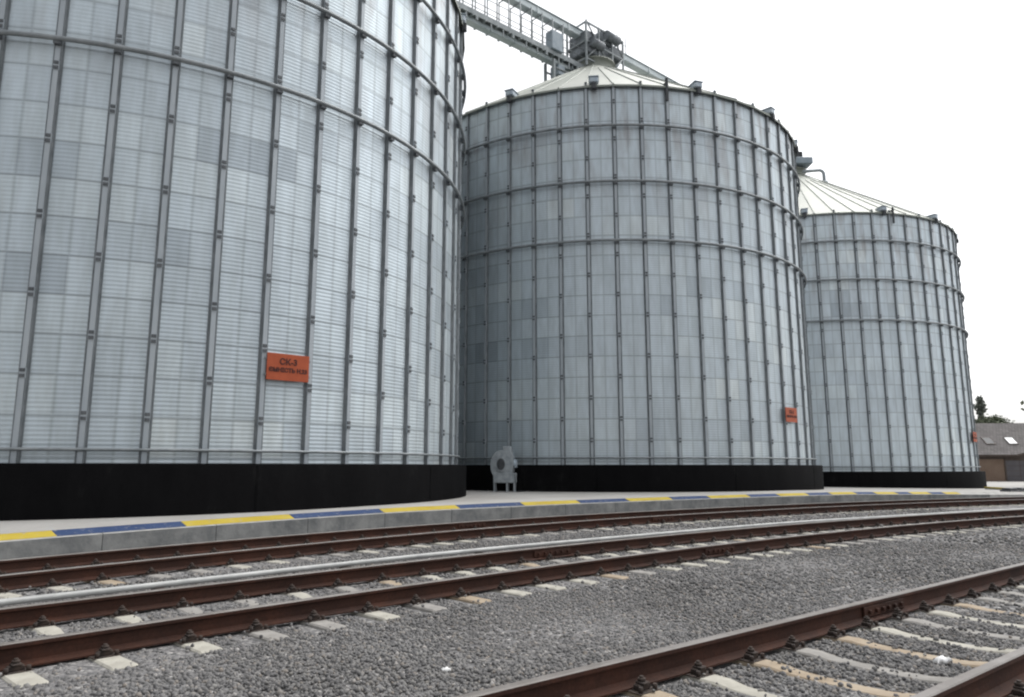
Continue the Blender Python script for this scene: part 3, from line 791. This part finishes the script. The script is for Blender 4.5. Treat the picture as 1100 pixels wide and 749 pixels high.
# ------------------------------------------------------------------ house beyond the farthest silo
hz = EYE-1.50; hx, hy = 52.0, 78.0
root = empty('house', (hx, hy, hz), R(-6))
tag(root, 'long low brown house with grey roof and dark garage door', 'house')
W0, W1, DP, WH, RH = -13.0, 12.0, 9.0, 3.05, 3.1
b = MB(); b.box((W0,0,0),(W1,DP,WH)); b.add([(W0,0,WH),(W0,DP,WH),(W0,DP/2,WH+RH),(W1,0,WH),(W1,DP,WH),(W1,DP/2,WH+RH)])
q = len(b.v)-6; b.face((q,q+1,q+2)); b.face((q+3,q+5,q+4)); o = b.build('wall', M['plaster'], root); recalc(o.data)
def slope(x, f, up=0.0):             # point on the front roof slope, f: 0 eave .. 1 ridge
    y = -.6+(DP/2+.6)*f; return Vector((x, y, WH-.38+(RH+.5)*f+up))
b = MB()
XN = 2.9                              # where the eave lifts towards the right
fr = [slope(W0-.5,0), slope(XN-1.6,0), slope(XN-.6,.06), slope(XN+.6,.20), slope(XN+2.0,.24), slope(W1+.5,.24), slope(W1+.5,1), slope(W0-.5,1)]
n = len(fr); q = b.add([p+Vector((0,0,.10)) for p in fr]+[p-Vector((0,0,.08)) for p in fr])
b.face([q+i for i in range(n)]); b.face([q+n+i for i in range(n)][::-1])
for i in range(n): b.face((q+i, q+(i+1)%n, q+n+(i+1)%n, q+n+i), 1)
bk = [slope(W0-.5,1), slope(W1+.5,1), Vector((W1+.5, DP+.6, WH-.38)), Vector((W0-.5, DP+.6, WH-.38))]
q = b.add([p+Vector((0,0,.10)) for p in bk]+[p-Vector((0,0,.08)) for p in bk])
b.face((q,q+1,q+2,q+3)); b.face((q+7,q+6,q+5,q+4))
for i in range(4): b.face((q+i, q+(i+1)%4, q+4+(i+1)%4, q+4+i), 1)
o = b.build('roof', [M['tile'], M['trim']], root); recalc(o.data); roof_o = o
GX = len(COL.objects)
b = MB(); b.box((-.5,-.05,0),(6.3,-.004,2.15)); o = b.build('garage_door', M['garage'], root)
b = MB()
for k in range(1,4): b.box((-.48,-.062,k*.54-.015),(6.28,-.0505,k*.54+.015))
for k in range(1,5): b.box((-.5+k*1.36-.02,-.060,.02),(-.5+k*1.36+.02,-.0508,2.13))
b.build('door_rib', M['trim'], o)
b = MB(); b.box((-.65,-.07,0),(-.505,-.004,2.3)); b.box((-.65,-.07,2.155),(6.45,-.004,2.3)); b.box((6.305,-.07,0),(6.45,-.004,2.15)); b.build('door_frame', M['trim'], root)
for o in list(COL.objects)[GX:]:
    if o.parent == root: o.location.x += .95
b = MB(); b.box((W0,-.03,WH-.75),(W1,-.004,WH-.05)); b.build('soffit_band', M['trim'], root)
def skylight(x, mat, lab):
    a = slope(x,.30,.13); a2 = slope(x,.52,.13)
    d = (a2-a); nrm = Vector((0,-d.z,d.y)).normalized()
    b = MB(); w = .48
    q = b.add([a+Vector((-w,0,0)), a+Vector((w,0,0)), a2+Vector((w,0,0)), a2+Vector((-w,0,0))]+[p+nrm*.06 for p in (a+Vector((-w,0,0)), a+Vector((w,0,0)), a2+Vector((w,0,0)), a2+Vector((-w,0,0)))])
    for f in ((3,2,1,0),(4,5,6,7),(0,1,5,4),(1,2,6,5),(2,3,7,6),(3,0,4,7)): b.face([q+i for i in f], 0)
    fo = b.build('roof_window', M['trim'], root); recalc(fo.data); fo['label'] = lab
    b = MB(); w = .40; k = .08
    q = b.add([a+d*k+Vector((-w,0,0))+nrm*.064, a+d*k+Vector((w,0,0))+nrm*.064, a2-d*k+Vector((w,0,0))+nrm*.064, a2-d*k+Vector((-w,0,0))+nrm*.064]); b.face((q,q+1,q+2,q+3))
    b.build('pane', mat, fo)
skylight(-.3, M['glass'], 'dark roof window'); skylight(2.0, M['blind'], 'bright white roof window')

# ------------------------------------------------------------------ trees
def leaves(pts, sz, name, mat, parent, squash=1.0):
    n = len(pts); d = RNG.normal(size=(n,3)); d /= np.linalg.norm(d, axis=1)[:,None]; e = RNG.normal(size=(n,3)); e -= (e*d).sum(1)[:,None]*d; e /= np.linalg.norm(e, axis=1)[:,None]
    s_ = sz*RNG.uniform(.6,1.3,n)[:,None]
    V = np.stack([pts+d*s_, pts+e*s_*.55, pts-d*s_, pts-e*s_*.55], 1).reshape(-1,3)
    F = np.arange(4*n).reshape(-1,4)
    return link(name, raw_mesh(name, V, F, np.repeat(RNG.random(n),4), mat), parent)
def conifer(x, y, z, h, rad, label, lean=0.0, seed=0):
    rg = np.random.default_rng(seed); root = empty('tree', (x, y, z)); tag(root, label, 'tree', 'trees behind the house')
    b = MB(); b.tube([(0,0,-.3),(0,0,h*.5),(lean,0,h*.97)], h*.016, 8, r2=.03)
    pts = []
    for k in range(150):
        f = rg.random()**.8; zz = h*(.14+.85*f); L = rad*(1-f)**.75*rg.uniform(.55,1.12)*(.75+.4*math.sin(f*17+seed)); a = rg.uniform(0, 2*PI)
        tip = np.array([math.cos(a)*L+lean*f, math.sin(a)*L, zz-.12*L+.1*h*0])
        b.tube([(lean*f,0,zz),tuple(tip)], .035, 4, r2=.008, caps=False)
        m_ = int(26*(.4+L/rad)); q = rg.random(m_)**.7
        p = np.array([lean*f,0,zz])[None]*(1-q)[:,None]+tip[None]*q[:,None]+rg.normal(size=(m_,3))*np.array([.16,.16,.13])*h*.035*2.2
        pts.append(p)
    b.build('trunk', M['bark'], root); leaves(np.concatenate(pts), h*.022, 'crown', M['leaf'], root)
def broadleaf(x, y, z, h, rad, label, seed, group=None):
    rg = np.random.default_rng(seed); root = empty('tree', (x, y, z)); tag(root, label, 'tree', group)
    b = MB(); b.tube([(0,0,-.3),(.1,0,h*.4),(0,.1,h*.8)], h*.028, 8, r2=.05); pts = []
    for k in range(46):
        a = rg.uniform(0,2*PI); el = rg.uniform(-.35,1.3); rr = rad*rg.uniform(.55,1.05)
        tip = np.array([math.cos(a)*math.cos(el)*rr, math.sin(a)*math.cos(el)*rr, h*.62+math.sin(el)*h*.36])
        b.tube([(0,0,h*rg.uniform(.25,.6)), tuple(tip*np.array([.55,.55,1])*.0+np.array([tip[0]*.6,tip[1]*.6,h*.55+ (tip[2]-h*.55)*.6])), tuple(tip)], .06, 5, r2=.01, caps=False)
        m_ = 110; p = tip[None]+rg.normal(size=(m_,3))*np.array([.20,.20,.15])*rad; pts.append(p)
    b.build('trunk', M['bark'], root); leaves(np.concatenate(pts), h*.022, 'crown', M['leaf2'], root)
def ray(px, py, depth):
    f = 778.43; c_, s_ = math.cos(R(9.275)), math.sin(R(9.275)); u_, v_ = (px-550)/f, -(py-374.5)/f
    d = Vector((u_, c_-v_*s_, s_+v_*c_)); return d*(depth/d.y)
p = ray(1059, 500, 112); conifer(p.x, p.y, EYE-1.5, 12.2, 3.0, 'slim tall conifer rising behind the grey house roof', .1, 5)
p = ray(1072, 500, 108); broadleaf(p.x, p.y, EYE-1.5, 8.6, 2.6, 'low rounded tree just topping the house ridge beside the conifer', 8, 'trees behind the house')
p = ray(1149, 500, 58); broadleaf(p.x, p.y, EYE-1.5, 10.6, 1.7, 'leafy tree whose branch tip shows at the right picture edge above the house', 21)

# ------------------------------------------------------------------ small things
p = ray(1092, 529, 40); t_ = p.x*TX[0]+p.y*TX[1]
p = ray(1091, 529.5, 36.5); zz = p.z+EYE
root = empty('drain_trough', (p.x, p.y, z_plat(p.x*TX[0]+p.y*TX[1])+.02), HD-R(16)); tag(root, 'low dark steel trough lying past the end of the striped kerb', 'trough')
b = MB(); b.box((-.75,-.28,-.1),(.75,.28,.06),0,None,.02); b.build('body', M['dark'], root)
for q in (-.42,.36):
    b = MB(); b.box((q-.26,-.24,.062),(q+.26,.24,.17),0,None,.03); b.build('lid', M['dark'], root)
b = MB(); a_ = ray(1059, 524.6, 44); c_ = ray(1086, 526.0, 41.0)
d = (c_-a_); d.z = 0; L_ = d.length; root = empty('kerb_edge', (a_.x, a_.y, z_plat(44)), math.atan2(d.y, d.x))
b.box((0,-.09,-.25),(L_,.09,.075),0,None,.015); o = b.build('kerb_body', M['lip'], root); b = MB(); b.box((.02,-.1,.0),(L_-.02,-.092,.07)); b.box((.02,-.08,.077),(L_-.02,.08,.081)); b.build('yellow_stripe', M['yellow'], root)
tag(root, 'thin yellow painted kerb edge on the pale yard before the house', 'kerb')
def scrap(x, y, z, s, label, seed):
    rg = np.random.default_rng(seed); b = MB(); n = 7
    for i in range(n):
        for j in range(n):
            u, v = i/(n-1)-.5, j/(n-1)-.5
            r_ = max(abs(u), abs(v))*2
            b.v.append((x+u*s*(1+.3*rg.normal()*.4), y+v*s*.65*(1+.2*rg.normal()), z+.035*s/.1*(1-r_**2)+rg.normal()*.012*s/.1))
    for i in range(n-1):
        for j in range(n-1): q = i*n+j; b.face((q,q+n,q+n+1,q+1),0,True)
    o = b.build('plastic_scrap', M['litter']); 
    c = Vector((x,y,z)); o.data.transform(Matrix.Translation(-c)); o.location = c
    sm = o.modifiers.new('thickness','SOLIDIFY'); sm.thickness = .003
    tag(o, label, 'litter')
q = at(6.11, 2.55); scrap(q.x, q.y, -.002, .105, 'crumpled white plastic scrap on the sleepers between the nearest rails', 3)
q = at(3.05, 4.68); scrap(q.x, q.y, -.010, .06, 'small whitish scrap on the gravel left of the nearest track', 4)
def weed(t, n, s, seed):
    rg = np.random.default_rng(seed); c = at(t, n, -.04); b = MB()
    for k in range(26):
        a = rg.uniform(0,2*PI); L = s*rg.uniform(.5,1.1); d = Vector((math.cos(a), math.sin(a), 0)); e = Vector((-d.y,d.x,0))*.009
        q = [d*.01, d*L*.35+Vector((0,0,L*.55)), d*L*.8+Vector((0,0,L*.75))]
        i = b.add([q[0]-e,q[0]+e,q[1]+e*1.2,q[1]-e*1.2,q[2]]); b.face((i,i+1,i+2,i+3)); b.face((i+3,i+2,i+4))
    o = b.build('weed', M['weed']); o.location = c; return o
tag(weed(4.25, 3.98, .10, 1), 'small green weed sprouting in the gravel beside the nearest rail', 'weed')
